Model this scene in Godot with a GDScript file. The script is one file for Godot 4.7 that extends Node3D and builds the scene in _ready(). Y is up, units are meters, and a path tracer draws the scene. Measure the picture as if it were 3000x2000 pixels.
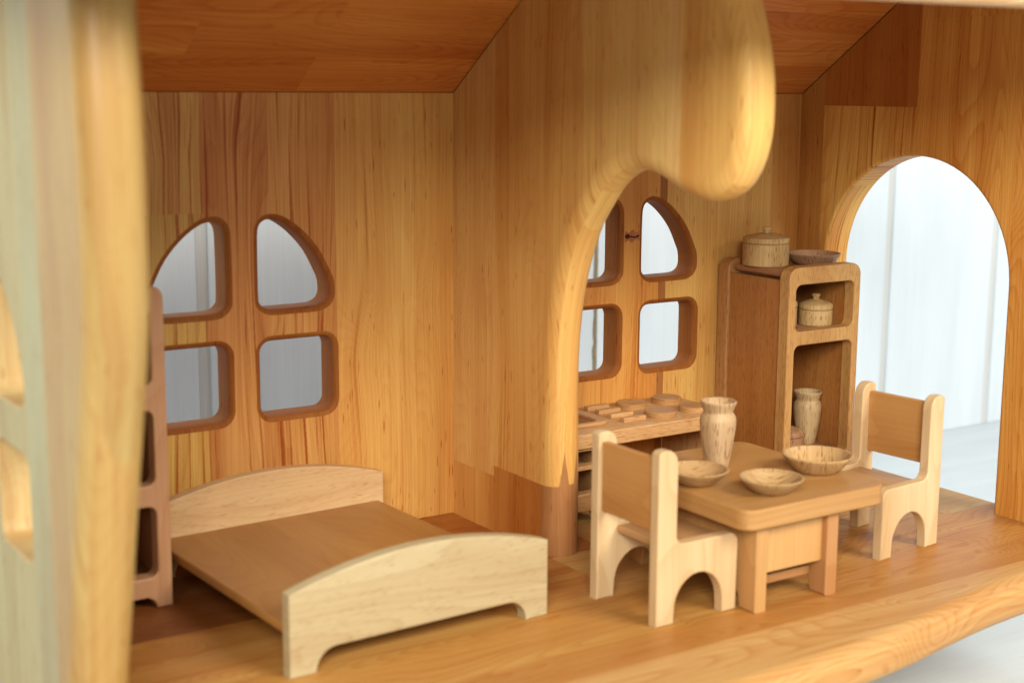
extends Node3D
# A wooden toy house with its furniture, seen close up from its open front.

var rng := RandomNumberGenerator.new()
var taken := {}
var tex := {}
var mats := {}

# ------------------------------------------------------------------ helpers: naming
func numbered(called: String) -> String:
	if not taken.has(called):
		taken[called] = 0
		return called
	taken[called] += 1
	return "%s_%03d" % [called, taken[called]]

func thing(called: String, label: String, category: String, at := Vector3.ZERO, turn := 0.0, group := "") -> Node3D:
	var o := Node3D.new()
	o.name = numbered(called)
	add_child(o)
	o.position = at
	o.rotation_degrees.y = turn
	o.set_meta("label", label)
	o.set_meta("category", category)
	if group != "":
		o.set_meta("group", group)
	return o

func group_part(called: String, parent: Node3D) -> Node3D:
	var o := Node3D.new()
	o.name = called
	parent.add_child(o, true)
	return o

# ------------------------------------------------------------------ helpers: solids
# A solid is a list of corners: pos and nrm, three each. Winding is set when it is committed.
class Solid:
	var pos := PackedVector3Array()
	var nrm := PackedVector3Array()
	func tri(a: Vector3, b: Vector3, c: Vector3, na: Vector3, nb: Vector3, nc: Vector3) -> void:
		pos.append_array([a, b, c])
		nrm.append_array([na, nb, nc])
	func quad(a: Vector3, b: Vector3, c: Vector3, d: Vector3, na: Vector3, nb: Vector3, nc: Vector3, nd: Vector3) -> void:
		tri(a, b, c, na, nb, nc)
		tri(a, c, d, na, nc, nd)
	func add(o: Solid) -> void:
		pos.append_array(o.pos)
		nrm.append_array(o.nrm)
	func moved(t: Transform3D) -> Solid:
		var s := Solid.new()
		var nb := t.basis.inverse().transposed()
		for p in pos:
			s.pos.append(t * p)
		for n in nrm:
			s.nrm.append((nb * n).normalized())
		return s
	# the side of every plane where distance <= 0
	func cut(planes: Array) -> Solid:
		var s := Solid.new()
		for i in range(0, pos.size(), 3):
			var pp := [pos[i], pos[i + 1], pos[i + 2]]
			var nn := [nrm[i], nrm[i + 1], nrm[i + 2]]
			for pl: Plane in planes:
				var d := []
				var out := 0
				for p: Vector3 in pp:
					var x: float = pl.normal.dot(p) - pl.d
					d.append(x)
					if x > 1e-8:
						out += 1
				if out == 0:
					continue
				if out == pp.size():
					pp = []
					break
				var qp := []
				var qn := []
				var n: int = pp.size()
				for k in n:
					var m := (k + 1) % n
					if d[k] <= 1e-8:
						qp.append(pp[k])
						qn.append(nn[k])
					if (d[k] <= 1e-8) != (d[m] <= 1e-8):
						var t: float = d[k] / (d[k] - d[m])
						qp.append(pp[k].lerp(pp[m], t))
						qn.append(nn[k].lerp(nn[m], t))
				pp = qp
				nn = qn
			for k in range(1, pp.size() - 1):
				s.tri(pp[0], pp[k], pp[k + 1], nn[0], nn[k], nn[k + 1])
		return s

func loop_normals(l: PackedVector2Array) -> Array:   # [per edge start normal, per edge end normal, mitre per vertex], outward for an anticlockwise loop
	var n := l.size()
	var en := PackedVector2Array()
	for i in n:
		var e := (l[(i + 1) % n] - l[i]).normalized()
		en.append(Vector2(e.y, -e.x))
	var a := PackedVector2Array()
	var b := PackedVector2Array()
	var mit := PackedVector2Array()
	a.resize(n)
	b.resize(n)
	for i in n:
		var p := en[(i + n - 1) % n]
		var q := en[i]
		var av := (p + q).normalized()
		mit.append(av / maxf(0.35, av.dot(q)))
		var soft := p.dot(q) > 0.72
		a[i] = av if soft else q
		b[(i + n - 1) % n] = av if soft else p
	return [a, b, mit]

func inset(l: PackedVector2Array, mit: PackedVector2Array, by: float) -> PackedVector2Array:
	var o := PackedVector2Array()
	for i in l.size():
		o.append(l[i] - mit[i] * by)
	return o

func strips(loops: Array) -> Array:   # even-odd trapezoids: [x0, x1, ylow0, ylow1, yhigh0, yhigh1]
	var xs := []
	for l: PackedVector2Array in loops:
		for p in l:
			xs.append(p.x)
	xs.sort()
	var ux := []
	for x in xs:
		if ux.is_empty() or x - ux[-1] > 1e-6:
			ux.append(x)
	var out := []
	for i in ux.size() - 1:
		var x0: float = ux[i]
		var x1: float = ux[i + 1]
		var xm := (x0 + x1) / 2
		var hits := []
		for l: PackedVector2Array in loops:
			var n := l.size()
			for k in n:
				var p := l[k]
				var q := l[(k + 1) % n]
				if (p.x < xm) != (q.x < xm):
					var s := (q.y - p.y) / (q.x - p.x)
					hits.append([p.y + s * (xm - p.x), p.y + s * (x0 - p.x), p.y + s * (x1 - p.x)])
		hits.sort_custom(func(u, v): return u[0] < v[0])
		for k in range(0, hits.size() - 1, 2):
			out.append([x0, x1, hits[k][1], hits[k][2], hits[k + 1][1], hits[k + 1][2]])
	return out

# A board in the pq plane, w from 0 to T, its edges rounded by r at the back (w = 0) and front (w = T). Holes may be given; their rims go to the solid «rims» when there is one.
func board(outline: PackedVector2Array, T: float, r: float, holes := [], rims = null, seg := 4, hole_r := -1.0) -> Solid:
	var s := Solid.new()
	var caps := []
	var backs := []
	var all := [outline]
	all.append_array(holes)
	for h in all.size():
		var l: PackedVector2Array = all[h]
		var hole := h > 0
		if Geometry2D.is_polygon_clockwise(l) != hole:
			l = l.duplicate()
			l.reverse()
		var ns := loop_normals(l)
		var to: Solid = rims[h - 1] if hole and rims != null else s
		var rr := hole_r if hole and hole_r >= 0.0 else r
		rr = minf(rr, T / 2 - 1e-5)
		var rb := rr
		if hole and hole_r >= 0.0:
			l = inset(l, ns[2], -rr)
			ns = loop_normals(l)
			rb = minf(rr, 0.0008)
		var rows := []   # [inset, w, along-normal share, w share]
		for k in seg + 1:
			var t := PI / 2 * k / seg
			rows.append([rb * (1 - sin(t)), rb * (1 - cos(t)), sin(t), -cos(t)])
		for k in range(seg, -1, -1):
			var t := PI / 2 * k / seg
			rows.append([rr * (1 - sin(t)), T - rr * (1 - cos(t)), sin(t), cos(t)])
		caps.append(inset(l, ns[2], rr))
		backs.append(inset(l, ns[2], rb))
		var n := l.size()
		var lay := []
		for row in rows:
			lay.append(inset(l, ns[2], row[0]))
		for k in rows.size() - 1:
			if absf(rows[k][1] - rows[k + 1][1]) < 1e-7 and absf(rows[k][0] - rows[k + 1][0]) < 1e-7:
				continue
			for i in n:
				var j := (i + 1) % n
				var a: Vector2 = ns[0][i]
				var b: Vector2 = ns[1][i]
				var u: Array = rows[k]
				var v: Array = rows[k + 1]
				var p00: Vector2 = lay[k][i]
				var p01: Vector2 = lay[k][j]
				var p10: Vector2 = lay[k + 1][i]
				var p11: Vector2 = lay[k + 1][j]
				to.quad(Vector3(p00.x, p00.y, u[1]), Vector3(p01.x, p01.y, u[1]), Vector3(p11.x, p11.y, v[1]), Vector3(p10.x, p10.y, v[1]),
					Vector3(a.x * u[2], a.y * u[2], u[3]), Vector3(b.x * u[2], b.y * u[2], u[3]), Vector3(b.x * v[2], b.y * v[2], v[3]), Vector3(a.x * v[2], a.y * v[2], v[3]))
	for side in 2:
		var w: float = T * side
		var nn := Vector3(0, 0, 1 if side else -1)
		for z in strips(caps if side else backs):
			s.quad(Vector3(z[0], z[2], w), Vector3(z[1], z[3], w), Vector3(z[1], z[5], w), Vector3(z[0], z[4], w), nn, nn, nn, nn)
	return s

func rect(x0: float, y0: float, x1: float, y1: float, r := 0.0, seg := 5) -> PackedVector2Array:
	if r <= 0.0:
		return PackedVector2Array([Vector2(x0, y0), Vector2(x1, y0), Vector2(x1, y1), Vector2(x0, y1)])
	var o := PackedVector2Array()
	for c in [[x1 - r, y0 + r, -90], [x1 - r, y1 - r, 0], [x0 + r, y1 - r, 90], [x0 + r, y0 + r, 180]]:
		for k in seg + 1:
			var t := deg_to_rad(c[2] + 90.0 * k / seg)
			o.append(Vector2(c[0] + r * cos(t), c[1] + r * sin(t)))
	return o

func bar(lo: Vector3, hi: Vector3, r := 0.0008, seg := 2) -> Solid:   # a box with eased edges
	var s := board(rect(lo.x, lo.y, hi.x, hi.y, r, 3), hi.z - lo.z, r, [], null, seg)
	return s.moved(Transform3D(Basis(), Vector3(0, 0, lo.z)))

func lathe(profile: Array, seg := 56) -> Solid:   # [radius, height] from the bottom round to the inside
	var s := Solid.new()
	var n := profile.size()
	var pn := []
	for i in n - 1:
		var e := Vector2(profile[i + 1][0] - profile[i][0], profile[i + 1][1] - profile[i][1]).normalized()
		pn.append(Vector2(e.y, -e.x))
	for i in n - 1:
		var a: Vector2 = pn[i]
		var b: Vector2 = pn[i]
		if i > 0 and pn[i - 1].dot(pn[i]) > 0.8:
			a = (pn[i - 1] + pn[i]).normalized()
		if i < n - 2 and pn[i + 1].dot(pn[i]) > 0.8:
			b = (pn[i + 1] + pn[i]).normalized()
		for k in seg:
			var t0 := TAU * k / seg
			var t1 := TAU * (k + 1) / seg
			var d0 := Vector3(cos(t0), 0, sin(t0))
			var d1 := Vector3(cos(t1), 0, sin(t1))
			var y0 := Vector3(0, profile[i][1], 0)
			var y1 := Vector3(0, profile[i + 1][1], 0)
			var r0: float = profile[i][0]
			var r1: float = profile[i + 1][0]
			var up := Vector3.UP
			if r0 > 1e-7:
				s.tri(d0 * r0 + y0, d1 * r0 + y0, d1 * r1 + y1, d0 * a.x + up * a.y, d1 * a.x + up * a.y, d1 * b.x + up * b.y)
			if r1 > 1e-7:
				s.tri(d0 * r0 + y0, d1 * r1 + y1, d0 * r1 + y1, d0 * a.x + up * a.y, d1 * b.x + up * b.y, d0 * b.x + up * b.y)
	return s

func smooth_path(pts: Array, each := 4, closed := false) -> PackedVector2Array:   # Catmull-Rom through the points
	var o := PackedVector2Array()
	var n := pts.size()
	var last := n if closed else n - 1
	for i in last:
		var p0: Vector2 = pts[(i - 1 + n) % n] if closed else pts[maxi(i - 1, 0)]
		var p1: Vector2 = pts[i]
		var p2: Vector2 = pts[(i + 1) % n]
		var p3: Vector2 = pts[(i + 2) % n] if closed else pts[mini(i + 2, n - 1)]
		for k in each:
			o.append(p1.cubic_interpolate(p2, p0, p3, float(k) / each))
	if not closed:
		o.append(pts[n - 1])
	return o

# Commit a solid as ONE mesh. Grain: 0, 1 or 2, the axis the fibres run along. The texture is laid on in metres.
func put(called: String, s: Solid, m: Material, parent: Node3D, grain := 1, shift := Vector2(-1, -1)) -> MeshInstance3D:
	if shift.x < 0:
		shift = Vector2(rng.randf() * 0.5, rng.randf() * 0.4)
	var n := s.pos.size()
	var pos := PackedVector3Array()
	var nrm := PackedVector3Array()
	var uv := PackedVector2Array()
	pos.resize(n)
	nrm.resize(n)
	uv.resize(n)
	var o1 := (grain + 1) % 3
	var o2 := (grain + 2) % 3
	for i in range(0, n, 3):
		var a := s.pos[i]
		var b := s.pos[i + 1]
		var c := s.pos[i + 2]
		var na := s.nrm[i]
		var nb := s.nrm[i + 1]
		var nc := s.nrm[i + 2]
		var f := (b - a).cross(c - a)
		var av := na + nb + nc
		if f.dot(av) > 0.0:
			var t := b
			b = c
			c = t
			t = nb
			nb = nc
			nc = t
		pos[i] = a
		pos[i + 1] = b
		pos[i + 2] = c
		nrm[i] = na.normalized()
		nrm[i + 1] = nb.normalized()
		nrm[i + 2] = nc.normalized()
		var ax := 0
		f = f.abs()
		if f.y > f.x and f.y >= f.z:
			ax = 1
		elif f.z > f.x:
			ax = 2
		var across := o1
		var along := grain
		if ax == grain:
			along = o2
		elif ax == o1:
			across = o2
		for k in 3:
			uv[i + k] = Vector2(pos[i + k][across] / 0.25 + shift.x, pos[i + k][along] / 0.5 + shift.y)
	var arr := []
	arr.resize(Mesh.ARRAY_MAX)
	arr[Mesh.ARRAY_VERTEX] = pos
	arr[Mesh.ARRAY_NORMAL] = nrm
	arr[Mesh.ARRAY_TEX_UV] = uv
	var me := ArrayMesh.new()
	me.add_surface_from_arrays(Mesh.PRIMITIVE_TRIANGLES, arr)
	var o := MeshInstance3D.new()
	o.mesh = me
	o.material_override = null
	me.surface_set_material(0, m)
	o.name = called
	parent.add_child(o, true)
	return o

# ------------------------------------------------------------------ helpers: wood
const TW := 1024
const TH := 512

func stretched(seed_: int, across: int, along: int, octaves := 3, freq := 0.08) -> PackedByteArray:
	var f := FastNoiseLite.new()
	f.seed = seed_
	f.noise_type = FastNoiseLite.TYPE_SIMPLEX_SMOOTH
	f.frequency = freq
	f.fractal_octaves = octaves
	var im := f.get_seamless_image(across, along)
	im.convert(Image.FORMAT_L8)
	im.resize(TW, TH, Image.INTERPOLATE_CUBIC)
	return im.get_data()

func flecks(t: PackedFloat32Array, count: int, long_lo: float, long_hi: float, wide: int, deep: float, slant := 0.0) -> void:
	for i in count:
		var u := rng.randi_range(0, TW - 1)
		var v := rng.randi_range(0, TH - 1)
		var n := int(rng.randf_range(long_lo, long_hi))
		var w := rng.randi_range(1, wide)
		var d := deep * rng.randf_range(0.4, 1.0)
		for k in n:
			var fade := sin(PI * (k + 0.5) / n)
			var uu := u + int(slant * k)
			for x in w:
				var at := posmod(v + k, TH) * TW + posmod(uu + x, TW)
				t[at] = maxf(t[at], minf(1.0, t[at] + d * fade))

func wood(kind: String) -> ImageTexture:
	var t := PackedFloat32Array()
	t.resize(TW * TH)
	var bands := stretched(hash(kind) % 1000, 256, 8, 3, 0.03)
	var fibre := stretched(hash(kind) % 1000 + 7, 1024, 14, 4, 0.16)
	var warp := stretched(hash(kind) % 1000 + 13, 64, 24, 2, 0.05)
	var streak := stretched(hash(kind) % 1000 + 21, 512, 8, 2, 0.13)
	var broad := stretched(hash(kind) % 1000 + 33, 128, 64, 4, 0.03)
	var light := Color(1, 1, 1)
	var dark := Color(0.62, 0.42, 0.28)
	var kb := 0.3
	var kf := 0.2
	var ks := 0.0
	var kr := 0.0
	var rings := 30.0
	var bend := 9.0
	var thr := 0.7
	match kind:
		"alder":
			kb = 0.26
			kf = 0.27
			ks = 0.3
			kr = 0.07
			rings = 22.0
			bend = 16.0
			dark = Color(0.70, 0.46, 0.30)
		"stripe":
			kb = 0.34
			kf = 0.3
			ks = 0.8
			kr = 0.1
			rings = 40.0
			bend = 6.0
			thr = 0.66
			dark = Color(0.64, 0.38, 0.22)
		"beech":
			kb = 0.2
			kf = 0.16
			kr = 0.08
			dark = Color(0.60, 0.41, 0.26)
		"ray":
			kb = 0.16
			kf = 0.12
			kr = 0.1
			dark = Color(0.66, 0.48, 0.34)
		"plain":
			kb = 0.2
			kf = 0.12
			kr = 0.12
			rings = 30.0
			dark = Color(0.72, 0.55, 0.36)
		"oak":
			kb = 0.14
			kf = 0.2
			kr = 0.05
			dark = Color(0.54, 0.39, 0.25)
		"floor":
			kb = 0.32
			kf = 0.30
			ks = 0.25
			kr = 0.22
			rings = 26.0
			bend = 18.0
			dark = Color(0.74, 0.50, 0.32)
		"paint":
			kb = 0.10
			kf = 0.16
			dark = Color(0.80, 0.80, 0.78)
	for y in TH:
		for x in TW:
			var i := y * TW + x
			var j := y * TW + posmod(x + int((warp[i] - 128) * 0.16), TW)   # the fibres wander a little
			var v := kb * bands[j] / 255.0 + kf * fibre[j] / 255.0 + 0.2 * broad[i] / 255.0
			if kr > 0.0:
				var ph := rings * x / TW + bend * warp[i] / 255.0
				var saw := ph - floorf(ph)
				v += kr * saw * saw * saw
			if ks > 0.0:
				var q := streak[j] / 255.0
				if q > thr:
					v += ks * (q - thr) / (1.0 - thr)
			t[i] = v
	match kind:
		"alder": flecks(t, 420, 3, 12, 3, 0.6, 0.12)
		"floor": flecks(t, 260, 4, 16, 3, 0.4, 0.1)
		"stripe": flecks(t, 260, 8, 50, 2, 0.42, 0.06)
		"beech": flecks(t, 11000, 3, 8, 1, 0.62)
		"oak": flecks(t, 11000, 3, 7, 2, 0.62)
		"plain": flecks(t, 1200, 4, 10, 1, 0.10)
	if kind == "ray":
		flecks(t, 5000, 3, 8, 3, 0.20, 0.9)
		flecks(t, 2500, 3, 6, 4, 0.16, -0.8)
	if kind == "paint":
		flecks(t, 300, 10, 60, 1, 0.2)
	var bytes := PackedByteArray()
	bytes.resize(TW * TH * 3)
	for i in TW * TH:
		var k := clampf(t[i], 0.0, 1.0)
		bytes[i * 3] = int(255.0 * lerpf(light.r, dark.r, k))
		bytes[i * 3 + 1] = int(255.0 * lerpf(light.g, dark.g, k))
		bytes[i * 3 + 2] = int(255.0 * lerpf(light.b, dark.b, k))
	var im := Image.create_from_data(TW, TH, false, Image.FORMAT_RGB8, bytes)
	return ImageTexture.create_from_image(im)

func mat(kind: String, c: Color, rough := 0.5, spec := 0.4) -> StandardMaterial3D:   # c is the linear base colour where the wood is palest
	var key := "%s %s %s" % [kind, c, rough]
	if mats.has(key):
		return mats[key]
	var m := StandardMaterial3D.new()
	if kind != "paint":
		c = Color(c.r * 0.785, c.g * 0.77, c.b * 0.80)   # oiled wood under strong window light
	m.albedo_color = c.linear_to_srgb()
	m.roughness = rough
	m.metallic_specular = spec
	if kind != "":
		if not tex.has(kind):
			tex[kind] = wood(kind)
		m.albedo_texture = tex[kind]
		if kind != "paint":
			m.heightmap_enabled = true
			m.heightmap_texture = tex[kind]
			m.heightmap_scale = 0.012
	mats[key] = m
	return m

# ------------------------------------------------------------------ the scene
const HONEY := Color(0.78, 0.43, 0.15)
const RED := Color(0.70, 0.32, 0.10)
const DEEP := Color(0.60, 0.25, 0.07)
const PALE := Color(0.84, 0.55, 0.24)
const GOLD := Color(0.82, 0.50, 0.18)
const BEECH := Color(0.72, 0.42, 0.21)
const BEECH_PINK := Color(0.66, 0.38, 0.21)
const MAPLE := Color(0.86, 0.62, 0.36)
const TAN := Color(0.76, 0.52, 0.28)

func _ready() -> void:
	rng.seed = 20
	# --- camera
	var cam := Camera3D.new()
	cam.name = "camera"
	add_child(cam)
	var ca := CameraAttributesPhysical.new()
	ca.frustum_focal_length = 51.615
	ca.frustum_focus_distance = 1.03
	ca.frustum_near = 0.02
	ca.frustum_far = 60.0
	ca.exposure_aperture = 7.6
	cam.attributes = ca
	cam.keep_aspect = Camera3D.KEEP_HEIGHT
	cam.position = Vector3(-0.4936, 0.2826, 0.8137)
	cam.basis = Basis(Vector3.UP, deg_to_rad(-33.5648)) * Basis(Vector3.RIGHT, deg_to_rad(-9.8897)) * Basis(Vector3.BACK, deg_to_rad(0.3668))
	cam.current = true
	# --- light
	var env := Environment.new()
	env.background_mode = Environment.BG_COLOR
	env.background_color = Color(0.19, 0.205, 0.23).linear_to_srgb()
	env.tonemap_mode = Environment.TONE_MAPPER_LINEAR
	env.tonemap_exposure = 1.11
	env.sdfgi_enabled = true
	env.ssao_enabled = true
	env.ssil_enabled = true
	var we := WorldEnvironment.new()
	we.name = "surroundings"
	we.environment = env
	add_child(we)
	window_light("window_light", Vector3(0.75, 1.36, 2.05), Vector3(0.05, 0.05, 0.1), Vector2(1.1, 0.9), 5.3, Color(1.0, 0.98, 0.92))
	window_light("left_window_light", Vector3(-1.30, 1.05, 1.85), Vector3(0.1, 0.08, 0.05), Vector2(1.0, 0.8), 6.0, Color(1.0, 0.98, 0.93))
	window_light("added_rear_light", Vector3(0.0, 1.45, -0.10), Vector3(0.02, 0.0, -0.17), Vector2(1.8, 0.5), 1.3, Color(0.84, 0.93, 1.0))  # added cool overhead lamp, brightens the wall seen through the back windows
	window_light("side_window_light", Vector3(1.7, 0.9, 0.35), Vector3(0.35, 0.1, 0.05), Vector2(0.9, 0.9), 0.32, Color(0.97, 0.98, 1.0))
	setting()
	house()
	furniture()

func window_light(called: String, at: Vector3, to: Vector3, size: Vector2, energy: float, c: Color) -> void:
	var l := AreaLight3D.new()
	l.name = called
	l.area_size = size
	l.light_energy = energy
	l.light_color = c
	l.shadow_enabled = true
	add_child(l)
	l.look_at_from_position(at, to)

func structure(o: Node3D) -> Node3D:
	o.set_meta("kind", "structure")
	return o

# ------------------------------------------------------------------ what the house stands on and before
func setting() -> void:
	var white := mat("paint", Color(0.71, 0.775, 0.84), 0.55)
	var g := put("ground", bar(Vector3(-4, -0.15, -0.33), Vector3(4, GROUND, 4), 0.001), mat("paint", Color(0.60, 0.63, 0.64), 0.5), self, 0)
	structure(g)
	g.set_meta("label", "smooth white painted surface the toy house stands on")
	var w := Node3D.new()
	w.name = "wall"
	add_child(w)
	structure(w)
	w.set_meta("label", "white painted board wall close behind the toy house")
	# boards between grooves; each groove shows a greyish strip set back
	var edges := [-2.48, -2.086, -1.692, -1.298, -0.904, -0.6395, -0.4485, -0.2535, -0.0557, 0.1410, 0.3385, 0.5370, 0.7390, 0.9176, 1.3120, 1.7060, 2.1000]
	for i in edges.size() - 1:
		var a: float = edges[i] + 0.0053
		var b: float = edges[i + 1] - 0.0053
		if is_equal_approx(edges[i], 0.3385):
			a = 0.3397
		if is_equal_approx(edges[i + 1], 0.3385):
			b = 0.3368
		put("board", bar(Vector3(a, GROUND, WALL - 0.016), Vector3(b, 1.3, WALL - rng.randf() * 0.0008), 0.0012), white, w, 1)
		put("groove_strip", bar(Vector3(b - 0.001, GROUND, WALL - 0.018), Vector3(b + 0.0120, 1.3, WALL - 0.0028), 0.0003), mat("paint", Color(0.61, 0.62, 0.62), 0.6), w, 1)
	# the flaked edge of paint along one groove
	var left := []
	var right := []
	for k in 60:
		var y := -0.05 + 0.0065 * k
		left.append(Vector2(0.3355 + rng.randf_range(-0.0013, 0.0006), y))
		right.append(Vector2(0.3385 + rng.randf_range(-0.0006, 0.0010), y))
	right.reverse()
	left.append_array(right)
	put("flaked_paint", board(PackedVector2Array(left), 0.0006, 0.0001, [], null, 1).moved(Transform3D(Basis(), Vector3(0, 0, WALL - 0.0002))), mat("oak", Color(0.46, 0.40, 0.26), 0.8), w, 1)

const GROUND := -0.110
const WALL := -0.295

# ------------------------------------------------------------------ the house
func pane_low(c: float) -> Array:
	return [rect(c + 0.0070, 0.078, c + 0.0628, 0.1318, 0.0105, 6), rect(c - 0.0628, 0.078, c - 0.0070, 0.1318, 0.0105, 6)]

func pane_high(c: float) -> Array:
	var pts := [Vector2(0.0071, 0.1545), Vector2(0.0082, 0.1503), Vector2(0.0112, 0.1469), Vector2(0.0154, 0.1449), Vector2(0.0209, 0.1443), Vector2(0.0347, 0.1443), Vector2(0.0469, 0.1444), Vector2(0.0527, 0.1453), Vector2(0.0577, 0.1482), Vector2(0.0604, 0.1530),
		Vector2(0.0607, 0.1585), Vector2(0.0599, 0.1640), Vector2(0.0572, 0.1702), Vector2(0.0501, 0.1833), Vector2(0.0395, 0.1952), Vector2(0.0289, 0.2030), Vector2(0.0215, 0.2056), Vector2(0.0156, 0.2056), Vector2(0.0109, 0.2032), Vector2(0.0080, 0.1985), Vector2(0.0072, 0.1910), Vector2(0.0070, 0.172)]
	var out := []
	for s in [1.0, -1.0]:
		var q := []
		for p: Vector2 in pts:
			q.append(Vector2(c + s * p.x, p.y))
		out.append(smooth_path(q, 3, true))
	return out

# Glued-up staves of one wall: [p0, q0, p1, q1, texture, colour]; lean turns the grain's joint lines a little
func staves(s: Solid, list: Array, xf: Transform3D, parent: Node3D, grain := 1, called := "stave", tone := Color(1, 1, 1)) -> void:   # tone tints all the staves of one wall
	for v in list:
		var planes := [Plane(Vector3(-1, 0, 0), -v[0]), Plane(Vector3(0, -1, 0), -v[1]), Plane(Vector3(1, 0, 0), v[2]), Plane(Vector3(0, 1, 0), v[3])]
		if v.size() > 6:
			planes.append_array(v[6])
		var c := s.cut(planes)
		if c.pos.size():
			put(called, c.moved(xf), mat(v[4], v[5] * tone, 0.46, 0.35), parent, grain)

const ROOF0 := 0.2785
const SLOPE := 0.70
const RIDGE := Vector2(0.100, 0.3485)
const FRONT := -0.114

func roof_y(z: float) -> float:
	return ROOF0 + SLOPE * z if z < RIDGE.x else RIDGE.y + FRONT * (z - RIDGE.x)

func under_roof() -> Array:   # a narrow gap is left between the walls and the roof boards
	var a := Vector3(-SLOPE, 1, 0).normalized()
	var b := Vector3(-FRONT, 1, 0).normalized()
	return [Plane(a, a.dot(Vector3(0, ROOF0, 0)) - 0.0010), Plane(b, b.dot(Vector3(RIDGE.x, RIDGE.y, 0)) - 0.0010)]

func house() -> void:
	var h := thing("toy_house", "large honey coloured wooden toy house with open front, arched windows and two rooms", "toy house")
	var t := Time.get_ticks_msec()
	# ---- floor board with its wavy front edge
	var fl := group_part("floor", h)
	var front := [Vector2(0.338, 0.296), Vector2(0.300, 0.2935), Vector2(0.265, 0.2935), Vector2(0.228, 0.2950), Vector2(0.183, 0.2990), Vector2(0.136, 0.3065), Vector2(0.102, 0.3130), Vector2(0.063, 0.3180), Vector2(0.026, 0.3205), Vector2(-0.009, 0.3220), Vector2(-0.06, 0.3220), Vector2(-0.12, 0.3160), Vector2(-0.19, 0.306), Vector2(-0.26, 0.302), Vector2(-0.340, 0.300)]
	var pts := smooth_path(front, 5)
	pts.append_array([Vector2(-0.340, -0.020), Vector2(0.338, -0.020)])
	var base := board(pts, 0.0255, 0.0105, [], null, 6)
	var bx := Transform3D(Basis(Vector3(1, 0, 0), Vector3(0, 0, 1), Vector3(0, 1, 0)), Vector3(0, -0.0255, 0))
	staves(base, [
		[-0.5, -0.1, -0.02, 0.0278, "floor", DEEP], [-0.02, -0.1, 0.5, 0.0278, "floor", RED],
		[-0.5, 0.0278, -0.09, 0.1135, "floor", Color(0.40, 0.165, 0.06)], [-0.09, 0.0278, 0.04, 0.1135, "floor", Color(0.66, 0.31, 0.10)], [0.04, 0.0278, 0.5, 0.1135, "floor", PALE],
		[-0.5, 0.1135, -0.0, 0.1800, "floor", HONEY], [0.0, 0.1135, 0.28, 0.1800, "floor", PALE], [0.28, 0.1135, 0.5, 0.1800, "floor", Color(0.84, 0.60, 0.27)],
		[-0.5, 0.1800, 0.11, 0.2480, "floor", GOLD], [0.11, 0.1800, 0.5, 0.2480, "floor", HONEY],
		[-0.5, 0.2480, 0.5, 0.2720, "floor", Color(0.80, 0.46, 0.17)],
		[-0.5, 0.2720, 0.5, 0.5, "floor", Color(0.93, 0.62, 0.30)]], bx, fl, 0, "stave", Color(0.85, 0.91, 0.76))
	# ---- recessed plinth under the floor
	put("plinth", bar(Vector3(-0.290, GROUND, 0.010), Vector3(0.190, -0.0254, 0.130), 0.002), mat("alder", HONEY, 0.42), h, 0)
	# ---- back wall with two windows of four panes
	var bw := group_part("back_wall", h)
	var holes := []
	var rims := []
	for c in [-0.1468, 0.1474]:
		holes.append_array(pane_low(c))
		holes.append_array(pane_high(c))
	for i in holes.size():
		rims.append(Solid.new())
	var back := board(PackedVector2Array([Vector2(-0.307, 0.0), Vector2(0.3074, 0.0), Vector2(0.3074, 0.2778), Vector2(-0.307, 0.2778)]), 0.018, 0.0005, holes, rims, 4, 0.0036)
	var bwx := Transform3D(Basis(), Vector3(0, 0, -0.018))
	staves(back, [
		[-0.5, 0.2080, -0.1712, 0.4, "stripe", Color(0.82, 0.54, 0.24)], [-0.5, 0.1160, -0.1712, 0.2080, "stripe", Color(0.80, 0.56, 0.22)], [-0.5, -0.1, -0.1712, 0.1160, "stripe", Color(0.86, 0.60, 0.24)],
		[-0.1712, -0.1, -0.1290, 0.4, "stripe", Color(0.76, 0.41, 0.18)], [-0.1290, -0.1, -0.0848, 0.4, "stripe", Color(0.78, 0.44, 0.19)],
		[-0.0848, -0.1, -0.0277, 0.4, "alder", Color(0.80, 0.47, 0.19)], [-0.0277, -0.1, 0.0235, 0.4, "alder", Color(0.80, 0.46, 0.18)],
		[0.0235, -0.1, 0.1090, 0.4, "stripe", Color(0.80, 0.46, 0.18)], [0.1090, -0.1, 0.1722, 0.4, "alder", Color(0.80, 0.42, 0.15)], [0.1722, -0.1, 0.1788, 0.1, "alder", Color(0.44, 0.20, 0.08)], [0.1722, 0.1, 0.1788, 0.17, "alder", Color(0.44, 0.20, 0.08)], [0.1722, 0.17, 0.1788, 0.4, "alder", Color(0.44, 0.20, 0.08)],
		[0.1788, -0.1, 0.2340, 0.4, "alder", PALE], [0.2340, -0.1, 0.2790, 0.4, "alder", Color(0.82, 0.52, 0.22)], [0.2790, -0.1, 0.5, 0.4, "alder", Color(0.72, 0.40, 0.16)]], bwx, bw, 1, "stave", Color(1.20, 1.34, 0.98))
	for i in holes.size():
		put("window_rim", rims[i].moved(bwx), mat("alder", Color(0.44, 0.185, 0.040), 0.6, 0.25), bw, 1)  # router-burnt wood, with the shade of the backlit reveals put into the colour
	# a dark knot with its crack on the bar between the right-hand panes
	var knot := lathe([[0.0, 0.0], [0.0024, 0.0], [0.0018, 0.0004], [0.0, 0.0005]], 14).moved(Transform3D(Basis(Vector3(1.0, 0, 0), Vector3(0, 0, 1), Vector3(0, 0.8, 0)), Vector3(0.1432, 0.1785, -0.0001)))
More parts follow.
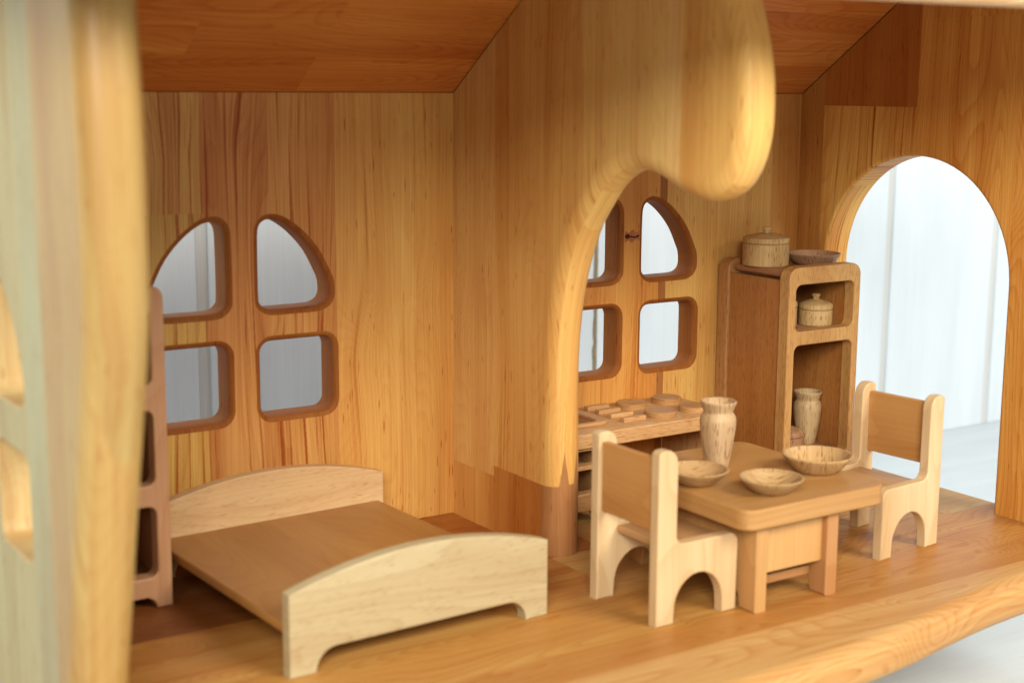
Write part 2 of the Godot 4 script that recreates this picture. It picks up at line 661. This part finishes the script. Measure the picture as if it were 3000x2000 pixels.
	put("knot", knot, mat("oak", Color(0.045, 0.020, 0.012), 0.7), bw)
	var crack := board(smooth_path([Vector2(0.1425, 0.1794), Vector2(0.1462, 0.1787), Vector2(0.1500, 0.1782), Vector2(0.1528, 0.1792), Vector2(0.1541, 0.1787), Vector2(0.1526, 0.1775), Vector2(0.1496, 0.1770), Vector2(0.1460, 0.1777), Vector2(0.1428, 0.1775)], 2, true), 0.0003, 0.0001, [], null, 1)
	put("knot_crack", crack.moved(Transform3D(Basis(), Vector3(0, 0, -0.0001))), mat("oak", Color(0.08, 0.026, 0.014), 0.7), bw)
	var stain := board(smooth_path([Vector2(0.1412, 0.1822), Vector2(0.1445, 0.1808), Vector2(0.1480, 0.1832), Vector2(0.1515, 0.1806), Vector2(0.1543, 0.1826), Vector2(0.1543, 0.1752), Vector2(0.1510, 0.1762), Vector2(0.1475, 0.1738), Vector2(0.1440, 0.1758), Vector2(0.1412, 0.1742)], 3, true), 0.00012, 0.00004, [], null, 1)
	put("knot_stain", stain.moved(Transform3D(Basis(), Vector3(0, 0, -0.00006))), mat("alder", Color(0.62, 0.26, 0.09), 0.45), bw)
	# ---- divider with the swooping arch
	var dv := group_part("divider", h)
	var dpts := [Vector2(0.1166, -0.0130), Vector2(0.1166, 0.0), Vector2(0.1163, 0.05), Vector2(0.1153, 0.0966), Vector2(0.1155, 0.1235), Vector2(0.1176, 0.144), Vector2(0.1215, 0.1634), Vector2(0.128, 0.1828), Vector2(0.1368, 0.2005), Vector2(0.1475, 0.2140), Vector2(0.1590, 0.2262), Vector2(0.1735, 0.2352), Vector2(0.185, 0.2379), Vector2(0.1933, 0.2374), Vector2(0.2042, 0.2346), Vector2(0.2149, 0.2307), Vector2(0.2254, 0.2272), Vector2(0.2355, 0.2252), Vector2(0.2467, 0.2253), Vector2(0.2575, 0.2288), Vector2(0.2655, 0.2355), Vector2(0.2725, 0.2471), Vector2(0.2762, 0.2628), Vector2(0.2762, 0.2824), Vector2(0.2740, 0.2979), Vector2(0.2695, 0.3135), Vector2(0.2650, 0.3253)]
	var dl := smooth_path(dpts, 4)
	dl.append_array([Vector2(0.262, roof_y(0.262) + 0.012), RIDGE + Vector2(0, 0.013), Vector2(-0.0120, ROOF0 + 0.005), Vector2(-0.0120, -0.0130)])
	var T := 0.0235
	var div := board(dl, T, 0.0112, [], null, 7)
	div = div.cut(under_roof())
	var dx := Transform3D(Basis(Vector3(0, 0, 1), Vector3(0, 1, 0), Vector3(1, 0, 0)), Vector3.ZERO)
	var dv_list := [
		[-0.1, -0.1, 0.0497, 0.0369, "alder", Color(0.68, 0.32, 0.095)], [-0.1, 0.0369, 0.0497, 0.5, "alder", Color(0.76, 0.42, 0.16)],
		[0.0497, -0.1, 0.1030, 0.0436, "alder", Color(0.50, 0.185, 0.045)], [0.0497, 0.0436, 0.1030, 0.5, "alder", Color(0.74, 0.39, 0.13)],
		[0.1370, 0.1, 0.1717, 0.5, "alder", Color(0.80, 0.47, 0.17)], [0.1717, 0.1, 0.2139, 0.5, "alder", Color(0.80, 0.49, 0.19)],
		[0.2139, 0.1, 0.2255, 0.5, "alder", Color(0.86, 0.54, 0.24)], [0.2255, 0.1, 0.6, 0.5, "alder", Color(0.80, 0.46, 0.16)]]
	staves(div, dv_list, dx, dv, 1, "stave", Color(1.27, 1.60, 1.50))
	# finger joint: points of the lower wood reach up into the upper on the rounded post
	var zig := [[0.0, 0.0436], [0.0052, 0.0440], [0.0082, 0.0655], [0.0112, 0.0450], [0.0150, 0.0450], [0.0178, 0.0655], [0.0208, 0.0455], [T, 0.0440]]
	var zlow := Solid.new()
	var zhigh := Solid.new()
	for k in zig.size() - 1:
		var a := Vector2(zig[k][0], zig[k][1])
		var b := Vector2(zig[k + 1][0], zig[k + 1][1])
		var e := (b - a).normalized()
		var n := Vector3(0, e.x, -e.y)   # in (p, q, w): up across the slanted joint
		var d := n.dot(Vector3(0, a.y, a.x))
		var slab := [Plane(Vector3(0, 0, -1), -a.x + (0.001 if k == 0 else 0.0)), Plane(Vector3(0, 0, 1), b.x + (0.001 if k == zig.size() - 2 else 0.0)), Plane(Vector3(-1, 0, 0), -0.1030), Plane(Vector3(0, 1, 0), 0.0740)]
		zlow.add(div.cut(slab + [Plane(n, d)]))
		zhigh.add(div.cut(slab + [Plane(-n, -d)]))
	zhigh.add(div.cut([Plane(Vector3(-1, 0, 0), -0.1030), Plane(Vector3(1, 0, 0), 0.1370), Plane(Vector3(0, -1, 0), -0.0740)]))
	put("stave", zlow.moved(dx), mat("alder", Color(0.50, 0.265, 0.10), 0.46, 0.35), dv, 1)
	put("stave", zhigh.moved(dx), mat("alder", Color(0.94, 0.628, 0.19), 0.46, 0.35), dv, 1)
	# ---- end walls
	var left := group_part("left_end_wall", h)
	var lpts := smooth_path([Vector2(0.2450, -0.0120), Vector2(0.2475, 0.0), Vector2(0.257, 0.041), Vector2(0.2660, 0.075), Vector2(0.2735, 0.105), Vector2(0.2850, 0.147), Vector2(0.2965, 0.190), Vector2(0.2995, 0.230), Vector2(0.2990, 0.270), Vector2(0.2965, 0.300), Vector2(0.2930, 0.3420)], 4)
	var lw := lpts.duplicate()
	lw.append_array([RIDGE + Vector2(0, 0.012), Vector2(-0.016, ROOF0 - 0.016 * SLOPE + 0.010), Vector2(-0.016, -0.0120)])
	var lh := []
	lh.append_array(pane_low(0.148))
	lh.append_array(pane_high(0.148))
	var lr := [Solid.new(), Solid.new(), Solid.new(), Solid.new()]
	var lwall := board(lw, 0.0255, 0.0110, lh, lr, 7, 0.0035).cut(under_roof())
	var lx := Transform3D(Basis(Vector3(0, 0, 1), Vector3(0, 1, 0), Vector3(1, 0, 0)), Vector3(-0.3330, 0, 0))
	staves(lwall, [
		[-0.1, -0.1, 0.06, 0.5, "alder", PALE], [0.06, -0.1, 0.13, 0.5, "alder", Color(0.82, 0.60, 0.32)], [0.13, -0.1, 0.21, 0.5, "alder", Color(0.85, 0.59, 0.30)], [0.21, -0.1, 0.236, 0.5, "alder", Color(0.82, 0.62, 0.36)]], lx, left, 1, "stave", Color(0.75, 1.12, 1.16))  # outer face paled: varnish sheen at a grazing view put into the colour
	# the front stave: a round-ended tongue of deeper wood on the upper half of its edge
	var up := Solid.new()
	var low := Solid.new()
	var tongue := [[0.0, 0.40], [0.0010, 0.235], [0.0030, 0.185], [0.0060, 0.158], [0.0100, 0.1445], [0.0150, 0.1395], [0.0195, 0.1425], [0.0225, 0.153], [0.0245, 0.18], [0.0255, 0.24]]
	for k in tongue.size() - 1:
		var a := Vector2(tongue[k][0], tongue[k][1])
		var b := Vector2(tongue[k + 1][0], tongue[k + 1][1])
		var e := (b - a).normalized()
		var n := Vector3(0, e.x, -e.y)
		var d := n.dot(Vector3(0, a.y, a.x))
		var slab := [Plane(Vector3(0, 0, -1), -a.x + (0.001 if k == 0 else 0.0)), Plane(Vector3(0, 0, 1), b.x + (0.001 if k == tongue.size() - 2 else 0.0)), Plane(Vector3(-1, 0, 0), -0.236)]
		low.add(lwall.cut(slab + [Plane(n, d)]))
		up.add(lwall.cut(slab + [Plane(-n, -d)]))
	put("stave", low.moved(lx), mat("alder", Color(0.65, 0.52, 0.19), 0.40, 0.4), left, 1)
	put("stave", up.moved(lx), mat("alder", Color(0.56, 0.45, 0.165), 0.40, 0.4), left, 1)
	for i in 4:
		put("window_rim", lr[i].moved(lx), mat("alder", Color(0.80, 0.72, 0.36), 0.5), left, 1)  # cream rim colour: daylight falling on these reveals is put into it
	var right := group_part("right_end_wall", h)
	var arch := PackedVector2Array()
	for k in 41:
		var a := PI * k / 40.0
		arch.append(Vector2(0.1130 + 0.0825 * cos(a), 0.1530 + 0.0830 * sin(a)))
	var rpts := PackedVector2Array([Vector2(-0.016, -0.0120), Vector2(0.0303, -0.0120)])
	for k in range(40, -1, -1):
		rpts.append(arch[k])
	rpts.append(Vector2(0.1955, -0.0120))
	var lead := lpts.duplicate()
	rpts.append_array(lead)
	rpts.append_array([RIDGE + Vector2(0, 0.012), Vector2(-0.016, ROOF0 - 0.016 * SLOPE + 0.010)])
	var rwall := board(rpts, 0.0245, 0.0030, [], null, 5).cut(under_roof())
	var rx := Transform3D(Basis(Vector3(0, 0, 1), Vector3(0, 1, 0), Vector3(1, 0, 0)), Vector3(0.3074, 0, 0))
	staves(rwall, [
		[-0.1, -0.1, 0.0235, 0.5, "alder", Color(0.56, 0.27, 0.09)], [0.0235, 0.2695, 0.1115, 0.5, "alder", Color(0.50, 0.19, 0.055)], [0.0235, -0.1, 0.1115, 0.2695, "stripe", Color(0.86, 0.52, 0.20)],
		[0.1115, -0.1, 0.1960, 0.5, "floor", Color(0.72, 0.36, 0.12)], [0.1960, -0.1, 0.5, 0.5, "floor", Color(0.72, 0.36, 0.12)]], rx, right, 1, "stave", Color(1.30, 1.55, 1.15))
	# ---- roof: two slopes, staves running with the ridge
	var rf := group_part("roof", h)
	var deck := board(rect(-0.375, 0.0, 0.375, 0.1500), 0.020, 0.004, [], null, 4)
	var run := Vector3(0, SLOPE, 1).normalized()
	var bk := Transform3D(Basis(Vector3(1, 0, 0), run, Vector3(0, run.z, -run.y)), Vector3(0, ROOF0, 0) - run * 0.024)
	var cols := [Color(0.58, 0.24, 0.07), Color(0.66, 0.30, 0.095), Color(0.60, 0.26, 0.08), Color(0.66, 0.31, 0.10)]
	var bl := []
	var edges := [0.0, 0.058, 0.088, 0.118, 0.1600]
	for i in 4:
		var splits := [-0.5, -0.11, 0.07, 0.5] if i % 2 == 0 else [-0.5, -0.19, 0.10, 0.5]
		for k in 3:
			bl.append([splits[k], edges[i] - (0.01 if i == 0 else 0.0), splits[k + 1], edges[i + 1], "floor", cols[(i + k) % 4]])
	staves(deck, bl, bk, rf, 0, "stave", Color(1.32, 1.32, 0.92))
	var run2 := Vector3(0, FRONT, 1).normalized()
	var deck2 := board(rect(-0.375, -0.030, 0.375, 0.2490), 0.020, 0.0060, [], null, 5)
	var fk := Transform3D(Basis(Vector3(1, 0, 0), run2, Vector3(0, run2.z, -run2.y)), Vector3(0, RIDGE.y, RIDGE.x))
	staves(deck2, [[-0.5, -0.1, -0.05, 0.07, "floor", HONEY], [-0.05, -0.1, 0.5, 0.07, "floor", RED], [-0.5, 0.07, 0.12, 0.14, "floor", GOLD], [0.12, 0.07, 0.5, 0.14, "floor", HONEY], [-0.5, 0.14, 0.5, 0.5, "floor", Color(0.92, 0.78, 0.48)]], fk, rf, 0)

# ------------------------------------------------------------------ furniture
func furniture() -> void:
	bed()
	shelf()
	cabinet()
	counter()
	table()
	chairs()
	crockery()

func bed() -> void:
	var b := thing("bed", "low wooden toy bed with arched pale headboard and footboard in the left room", "bed", Vector3(-0.1344, 0, 0.1950), 2.3)
	var e := 0.0777
	var top := []
	for k in 21:
		var x := lerpf(e, -e, k / 20.0)
		top.append(Vector2(x, 0.0420 + 0.0122 * (1 - pow(x / e, 2))))
	var pts := PackedVector2Array([Vector2(-e, 0.0), Vector2(-e + 0.0145, 0.0)])
	for k in 7:   # left foot's hollow
		var a := PI - PI / 2 * k / 6.0
		pts.append(Vector2(-e + 0.0145 + 0.0115 + 0.0115 * cos(a), 0.0115 * sin(a)))
	for k in 7:
		var a := PI / 2 - PI / 2 * k / 6.0
		pts.append(Vector2(e - 0.0145 - 0.0115 + 0.0115 * cos(a), 0.0115 * sin(a)))
	pts.append_array([Vector2(e - 0.0145, 0.0), Vector2(e, 0.0)])
	for p in top:
		pts.append(p)
	var s := board(pts, 0.0078, 0.0008, [], null, 3)
	var m := mat("ray", Color(0.63, 0.56, 0.33), 0.5)
	put("footboard", s.moved(Transform3D(Basis(), Vector3(0, 0, -0.0078))), m, b, 0)
	put("headboard", s.moved(Transform3D(Basis(), Vector3(0.0, 0.0, -0.1800))), mat("ray", Color(0.80, 0.58, 0.30), 0.5), b, 0)
	put("bed_base", bar(Vector3(-e + 0.0025, 0.0188, -0.1727), Vector3(e - 0.0040, 0.0242, -0.0073), 0.0012), mat("plain", Color(0.49, 0.255, 0.075), 0.45), b, 2)

func frame(w: float, hgt: float, openings: Array, r: float, foot: float) -> PackedVector2Array:   # outline with a foot arch
	var o := PackedVector2Array([Vector2(-w / 2, 0.0), Vector2(-w / 2 + 0.009, 0.0), Vector2(-w / 2 + 0.0105, foot * 0.6), Vector2(-w / 2 + 0.014, foot), Vector2(w / 2 - 0.014, foot), Vector2(w / 2 - 0.0105, foot * 0.6), Vector2(w / 2 - 0.009, 0.0), Vector2(w / 2, 0.0)])
	for c in [[w / 2 - r, 0.0], [-w / 2 + r, 90.0]]:
		for k in 7:
			var t := deg_to_rad(c[1] + 15.0 * k)
			o.append(Vector2(c[0] + r * cos(t), hgt - r + r * sin(t)))
	return o

func shelf() -> void:
	var s := thing("shelf_unit", "tall narrow wooden toy shelf with three openings, half hidden by the left end wall", "shelf", Vector3(-0.2620, 0, 0.0365))
	var w := 0.0800
	var m := mat("plain", Color(0.66, 0.39, 0.22), 0.5)
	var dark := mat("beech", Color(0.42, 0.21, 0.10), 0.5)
	var holes := [rect(-0.0320, 0.0178, 0.0320, 0.0570, 0.0045), rect(-0.0320, 0.0692, 0.0320, 0.1102, 0.0045), rect(-0.0320, 0.1240, 0.0320, 0.1660, 0.0045)]
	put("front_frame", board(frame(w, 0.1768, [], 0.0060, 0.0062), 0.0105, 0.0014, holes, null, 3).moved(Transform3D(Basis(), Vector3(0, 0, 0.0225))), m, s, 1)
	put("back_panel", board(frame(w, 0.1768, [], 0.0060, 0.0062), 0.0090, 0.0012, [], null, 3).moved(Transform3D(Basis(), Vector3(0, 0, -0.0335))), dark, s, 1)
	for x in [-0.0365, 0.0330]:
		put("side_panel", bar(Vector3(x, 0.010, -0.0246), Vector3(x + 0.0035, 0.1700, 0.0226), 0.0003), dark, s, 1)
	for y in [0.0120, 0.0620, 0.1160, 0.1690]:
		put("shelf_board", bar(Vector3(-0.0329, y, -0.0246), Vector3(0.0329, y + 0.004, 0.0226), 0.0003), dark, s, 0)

func cabinet() -> void:
	var s := thing("cupboard", "wooden toy kitchen cupboard with rounded corners and two open shelves, beside the arched doorway", "cupboard", Vector3(0.2622, 0, 0.0395))
	var w := 0.0705
	var hgt := 0.1588
	var m := mat("beech", Color(0.76, 0.48, 0.17), 0.48)
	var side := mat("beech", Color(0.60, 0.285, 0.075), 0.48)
	var holes := [rect(-0.0282, 0.0190, 0.0290, 0.1030, 0.0050), rect(-0.0282, 0.1132, 0.0290, 0.1462, 0.0050)]
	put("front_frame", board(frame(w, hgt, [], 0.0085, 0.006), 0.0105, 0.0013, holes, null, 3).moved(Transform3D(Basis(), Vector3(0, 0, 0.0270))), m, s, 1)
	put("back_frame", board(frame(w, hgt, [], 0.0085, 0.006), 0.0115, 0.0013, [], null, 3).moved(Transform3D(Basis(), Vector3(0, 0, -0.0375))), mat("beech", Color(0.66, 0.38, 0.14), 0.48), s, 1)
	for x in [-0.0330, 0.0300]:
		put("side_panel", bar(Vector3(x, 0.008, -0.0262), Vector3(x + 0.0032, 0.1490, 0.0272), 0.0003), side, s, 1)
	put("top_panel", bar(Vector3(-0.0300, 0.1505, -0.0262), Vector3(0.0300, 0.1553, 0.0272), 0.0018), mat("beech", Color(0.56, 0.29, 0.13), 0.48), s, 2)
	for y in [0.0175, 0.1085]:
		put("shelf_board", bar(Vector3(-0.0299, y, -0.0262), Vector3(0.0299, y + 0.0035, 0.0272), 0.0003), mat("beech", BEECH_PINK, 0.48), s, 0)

func counter() -> void:
	var s := thing("kitchen_counter", "wooden toy kitchen counter with sink, four round burners and knobs, under the right window", "kitchen counter", Vector3(0.1055, 0, 0.0365))
	var m := mat("beech", Color(0.78, 0.50, 0.22), 0.48)
	var pink := mat("beech", Color(0.66, 0.40, 0.16), 0.48)
	var sink := rect(-0.068, -0.0145, -0.0235, 0.0155, 0.0065)
	var flat := Basis(Vector3(1, 0, 0), Vector3(0, 0, 1), Vector3(0, 1, 0))
	put("worktop", board(rect(-0.0785, -0.0342, 0.0780, 0.0350, 0.003), 0.0098, 0.0009, [sink], null, 3).moved(Transform3D(flat, Vector3(0, 0.0512, 0))), m, s, 0)
	put("sink_rim", board(rect(-0.0735, -0.0190, -0.0155, 0.0200, 0.0095), 0.0028, 0.0009, [sink], null, 3).moved(Transform3D(flat, Vector3(0, 0.0609, 0))), m, s, 0)
	put("sink_bottom", bar(Vector3(-0.070, 0.0490, -0.0165), Vector3(-0.0215, 0.0515, 0.0175), 0.0003), pink, s, 0)
	for p in [Vector2(0.0268, -0.0145), Vector2(0.0588, -0.0147), Vector2(0.0272, 0.0172), Vector2(0.0577, 0.0172)]:
		put("burner", lathe([[0.0, 0.0], [0.0107, 0.0], [0.0107, 0.0034], [0.0102, 0.0040], [0.0, 0.0040]], 40).moved(Transform3D(Basis(), Vector3(p.x, 0.0610, p.y))), pink, s, 0)
	for z in [-0.0220, -0.0090, 0.0048, 0.0190]:
		put("knob_bar", bar(Vector3(-0.0072, 0.0608, z - 0.0024), Vector3(0.0118, 0.0642, z + 0.0026), 0.0007), m, s, 0)
	var holes := [rect(-0.0670, 0.0204, -0.0360, 0.0362, 0.003), rect(-0.0670, 0.0393, -0.0360, 0.0490, 0.003)]
	put("base_front", board(PackedVector2Array([Vector2(-0.075, 0.0), Vector2(-0.067, 0.0), Vector2(-0.064, 0.0085), Vector2(-0.039, 0.0085), Vector2(-0.036, 0.0), Vector2(-0.028, 0.0), Vector2(-0.028, 0.0513), Vector2(-0.075, 0.0513)]), 0.008, 0.0008, holes, null, 2).moved(Transform3D(Basis(), Vector3(0, 0, 0.0245))), m, s, 0)
	for x in [-0.0720, -0.0345]:
		put("base_side", bar(Vector3(x, 0.004, -0.0320), Vector3(x + 0.004, 0.0511, 0.0246), 0.0004), pink, s, 1)
	put("base_shelf", bar(Vector3(-0.0678, 0.0345, -0.0320), Vector3(-0.0347, 0.0375, 0.0246), 0.0003), pink, s, 0)
	put("base_bottom", bar(Vector3(-0.0678, 0.0125, -0.0320), Vector3(-0.0347, 0.0155, 0.0246), 0.0003), pink, s, 0)
	put("leg_panel", bar(Vector3(0.0680, 0.0, -0.0300), Vector3(0.0755, 0.0511, 0.0300), 0.0008), m, s, 1)

func table() -> void:
	var s := thing("table", "small wooden toy dining table with rounded top corners, set with bowls and a vase", "table", Vector3(0.0800, 0, 0.1960))
	var flat := Basis(Vector3(1, 0, 0), Vector3(0, 0, 1), Vector3(0, 1, 0))
	put("tabletop", board(rect(-0.0540, -0.0620, 0.0540, 0.0615, 0.0090, 6), 0.0117, 0.0016, [], null, 4).moved(Transform3D(flat, Vector3(0, 0.0488, 0))), mat("plain", Color(0.60, 0.35, 0.125), 0.40), s, 0)
	var pts := PackedVector2Array([Vector2(-0.0560, 0.0), Vector2(-0.0430, 0.0)])
	for k in 17:
		var a := PI - PI * k / 16.0
		pts.append(Vector2(0.0425 * cos(a), 0.003 + 0.0205 * sin(a)))
	pts.append_array([Vector2(0.0430, 0.0), Vector2(0.0560, 0.0), Vector2(0.0560, 0.0488), Vector2(-0.0560, 0.0488)])
	var side := board(pts, 0.0086, 0.0009, [], null, 3)
	var turned := Basis(Vector3(0, 0, 1), Vector3(0, 1, 0), Vector3(1, 0, 0))
	put("side_panel", side.moved(Transform3D(turned, Vector3(-0.0412, 0, 0))), mat("plain", Color(0.70, 0.43, 0.17), 0.45), s, 1)
	put("side_panel", side.moved(Transform3D(turned, Vector3(0.0125, 0, 0))), mat("plain", Color(0.62, 0.34, 0.14), 0.45), s, 1)
	for z in [0.0475, -0.0520]:
		put("apron", bar(Vector3(-0.0327, 0.0200, z), Vector3(0.0126, 0.0489, z + 0.0045), 0.0004), mat("plain", Color(0.74, 0.46, 0.18), 0.45), s, 1)
	put("stretcher", bar(Vector3(-0.0327, 0.0100, 0.0400), Vector3(0.0110, 0.0152, 0.0445), 0.0006), mat("plain", Color(0.50, 0.27, 0.11), 0.45), s, 0)

func chair_side() -> PackedVector2Array:   # rear edge at x = 0, front at 0.0567
	var o := PackedVector2Array([Vector2(0.0, 0.0), Vector2(0.0122, 0.0), Vector2(0.0125, 0.0065)])
	for k in range(1, 16):
		var a := PI - PI * k / 16.0
		o.append(Vector2(0.0293 + 0.0168 * cos(a), 0.0070 + 0.0187 * sin(a)))
	o.append_array([Vector2(0.0461, 0.0065), Vector2(0.0463, 0.0), Vector2(0.0563, 0.0), Vector2(0.0567, 0.0365)])
	for k in 5:
		var a := PI / 2 * (k + 1) / 5.0
		o.append(Vector2(0.0567 - 0.0055 + 0.0055 * cos(a), 0.0385 + 0.0055 * sin(a)))
	o.append(Vector2(0.0180, 0.0440))
	for k in 6:
		var a := -PI / 2 - PI / 2 * (k + 1) / 6.0
		o.append(Vector2(0.0182 + 0.0050 * cos(a), 0.0490 + 0.0050 * sin(a)))
	o.append(Vector2(0.0131, 0.0870))
	for k in 6:
		var a := PI / 2 * (k + 1) / 6.0
		o.append(Vector2(0.0055 + 0.0075 * cos(a), 0.0880 + 0.0080 * sin(a)))
	o.append_array([Vector2(0.0020, 0.0957), Vector2(0.0, 0.0942)])
	return o

func make_chair() -> Node3D:
	var c := thing("chair", "pale wooden toy chair at the left side of the table, back to the bed", "chair", Vector3(0.00765, 0, 0.21075), 0.0, "toy dining chairs")
	var m := mat("plain", Color(0.84, 0.66, 0.385), 0.45)
	var side := board(chair_side(), 0.0072, 0.0011, [], null, 3)
	for z in [0.02255, -0.02975]:
		put("side_panel", side.moved(Transform3D(Basis(), Vector3(-0.02835, 0, z))), m, c, 1)
	put("backrest", bar(Vector3(-0.0262, 0.0512, -0.0228), Vector3(-0.0218, 0.0905, 0.0228), 0.0008), mat("plain", Color(0.68, 0.38, 0.13), 0.45), c, 2)
	put("seat", bar(Vector3(-0.0155, 0.0368, -0.0228), Vector3(0.0235, 0.0418, 0.0228), 0.0018), mat("plain", Color(0.64, 0.40, 0.18), 0.45), c, 2)
	return c

func chairs() -> void:
	var c := make_chair()
	var d: Node3D = c.duplicate()
	d.name = numbered("chair")
	add_child(d)
	d.position = Vector3(0.1910, 0, 0.1942)
	d.rotation_degrees.y = 185.1
	d.set_meta("label", "wooden toy chair standing before the arched doorway, at the right end of the table")

func bowl(called: String, label: String, at: Vector3, rim: float, foot: float, hgt: float, c: Color, group: String, category := "bowl") -> void:
	var o := thing(called, label, category, at, rng.randf() * 360.0, group)
	var t := 0.0013
	var pr := [[0.0, 0.0003], [foot - 0.001, 0.0], [foot, 0.0005]]
	for k in range(1, 7):
		var u := k / 6.0
		pr.append([lerpf(foot, rim, pow(u, 0.85)), hgt * (0.06 + 0.84 * u)])
	pr.append_array([[rim + 0.0002, hgt * 0.95], [rim - 0.0003, hgt], [rim - t, hgt * 0.985]])
	for k in range(1, 7):
		var u := 1.0 - k / 6.0
		pr.append([lerpf(foot - 0.0008, rim - t, pow(u, 0.85)), hgt * (0.22 + 0.74 * u)])
	pr.append_array([[foot * 0.5, hgt * 0.2], [0.0, hgt * 0.19]])
	var b := put("bowl_body", lathe(pr), mat("oak", c, 0.5), o, 1)
	b.rotation_degrees.y = 0.0

func vase(label: String, at: Vector3, k: float, c: Color) -> void:
	var o := thing("vase", label, "vase", at, rng.randf() * 360.0, "turned toy vases")
	var pr := [[0.0, 0.0], [0.0066, 0.0], [0.0070, 0.0006], [0.0078, 0.006], [0.0090, 0.013], [0.0100, 0.020], [0.0106, 0.0255], [0.0107, 0.0290], [0.0103, 0.0312], [0.0094, 0.0328], [0.0087, 0.0336], [0.0086, 0.0342], [0.0090, 0.0352], [0.0099, 0.0377], [0.0107, 0.0393], [0.0108, 0.0402], [0.0104, 0.0407], [0.0094, 0.0404], [0.0080, 0.0385], [0.0066, 0.036], [0.0058, 0.031], [0.0056, 0.026], [0.0, 0.025]]
	for p in pr:
		p[0] *= k
		p[1] *= k
	put("vase_body", lathe(pr), mat("oak", c, 0.5), o, 1)

func pot(called: String, label: String, at: Vector3, r: float, body: float, c: Color, knob := true) -> void:
	var o := thing(called, label, "pot", at, rng.randf() * 360.0)
	var m := mat("oak", c, 0.5)
	put("pot_body", lathe([[0.0, 0.0], [r - 0.0006, 0.0], [r, 0.0006], [r, body - 0.0004], [r - 0.0004, body], [0.0, body]]), m, o, 1)
	var e := r + 0.0001
	var lid := put("lid", lathe([[0.0, body], [e - 0.0010, body + 0.00005], [e - 0.0010, body + 0.0004], [e - 0.0003, body + 0.0005], [e, body + 0.0009], [e, body + 0.0034], [e - 0.0006, body + 0.0043], [r * 0.72, body + 0.0056], [r * 0.42, body + 0.0069], [r * 0.22, body + 0.0074], [0.0, body + 0.0076]]), m, o, 1)
	if knob:
		var y := body + 0.0072
		put("knob", lathe([[0.0, y - 0.0003], [0.0024, y - 0.0002], [0.0022, y + 0.0006], [0.0024, y + 0.0017], [0.0031, y + 0.0029], [0.0032, y + 0.0036], [0.0027, y + 0.0042], [0.0, y + 0.0044]], 28), m, lid, 1)

func crockery() -> void:
	var top := 0.0605
	vase("pale turned wooden vase standing on the dining table behind the bowls", Vector3(0.0742, top, 0.1780), 1.0, Color(0.74, 0.54, 0.30))
	bowl("bowl", "turned wooden bowl at the front of the table, nearest the rounded corner", Vector3(0.0645, top, 0.2343), 0.0180, 0.0098, 0.0090, Color(0.74, 0.54, 0.26), "bowls on the table")
	bowl("bowl", "largest wooden bowl, near the right end of the table by the far chair", Vector3(0.1195, top, 0.2150), 0.0205, 0.0125, 0.0105, Color(0.77, 0.54, 0.25), "bowls on the table")
	bowl("bowl", "wooden bowl on the table partly hidden behind the left chair, below the vase", Vector3(0.0410, top, 0.1985), 0.0182, 0.0098, 0.0090, Color(0.68, 0.47, 0.22), "bowls on the table")
	pot("pot", "larger lidded wooden pot standing on top of the cupboard", Vector3(0.2460, 0.1554, 0.0317), 0.0168, 0.0160, Color(0.82, 0.60, 0.26))
	bowl("plate", "shallow wooden dish on top of the cupboard, right of the lidded pot", Vector3(0.2824, 0.1554, 0.0430), 0.0200, 0.0143, 0.0080, Color(0.58, 0.38, 0.22), "", "dish")
	pot("pot", "small lidded wooden pot with a knob on the cupboard's upper shelf", Vector3(0.2776, 0.1121, 0.0525), 0.0123, 0.0112, Color(0.84, 0.62, 0.28))
	pot("pot", "small wooden pot almost hidden behind the cupboard's left stile, upper shelf", Vector3(0.2490, 0.1121, 0.0460), 0.0118, 0.0142, Color(0.84, 0.62, 0.28))
	vase("darker wooden vase standing on the lower shelf inside the cupboard", Vector3(0.2810, 0.0211, 0.0450), 0.97, Color(0.70, 0.53, 0.28))
	pot("pot", "low pinkish wooden pot beside the vase on the cupboard's lower shelf", Vector3(0.2590, 0.0211, 0.0470), 0.0123, 0.0085, Color(0.66, 0.40, 0.22), false)
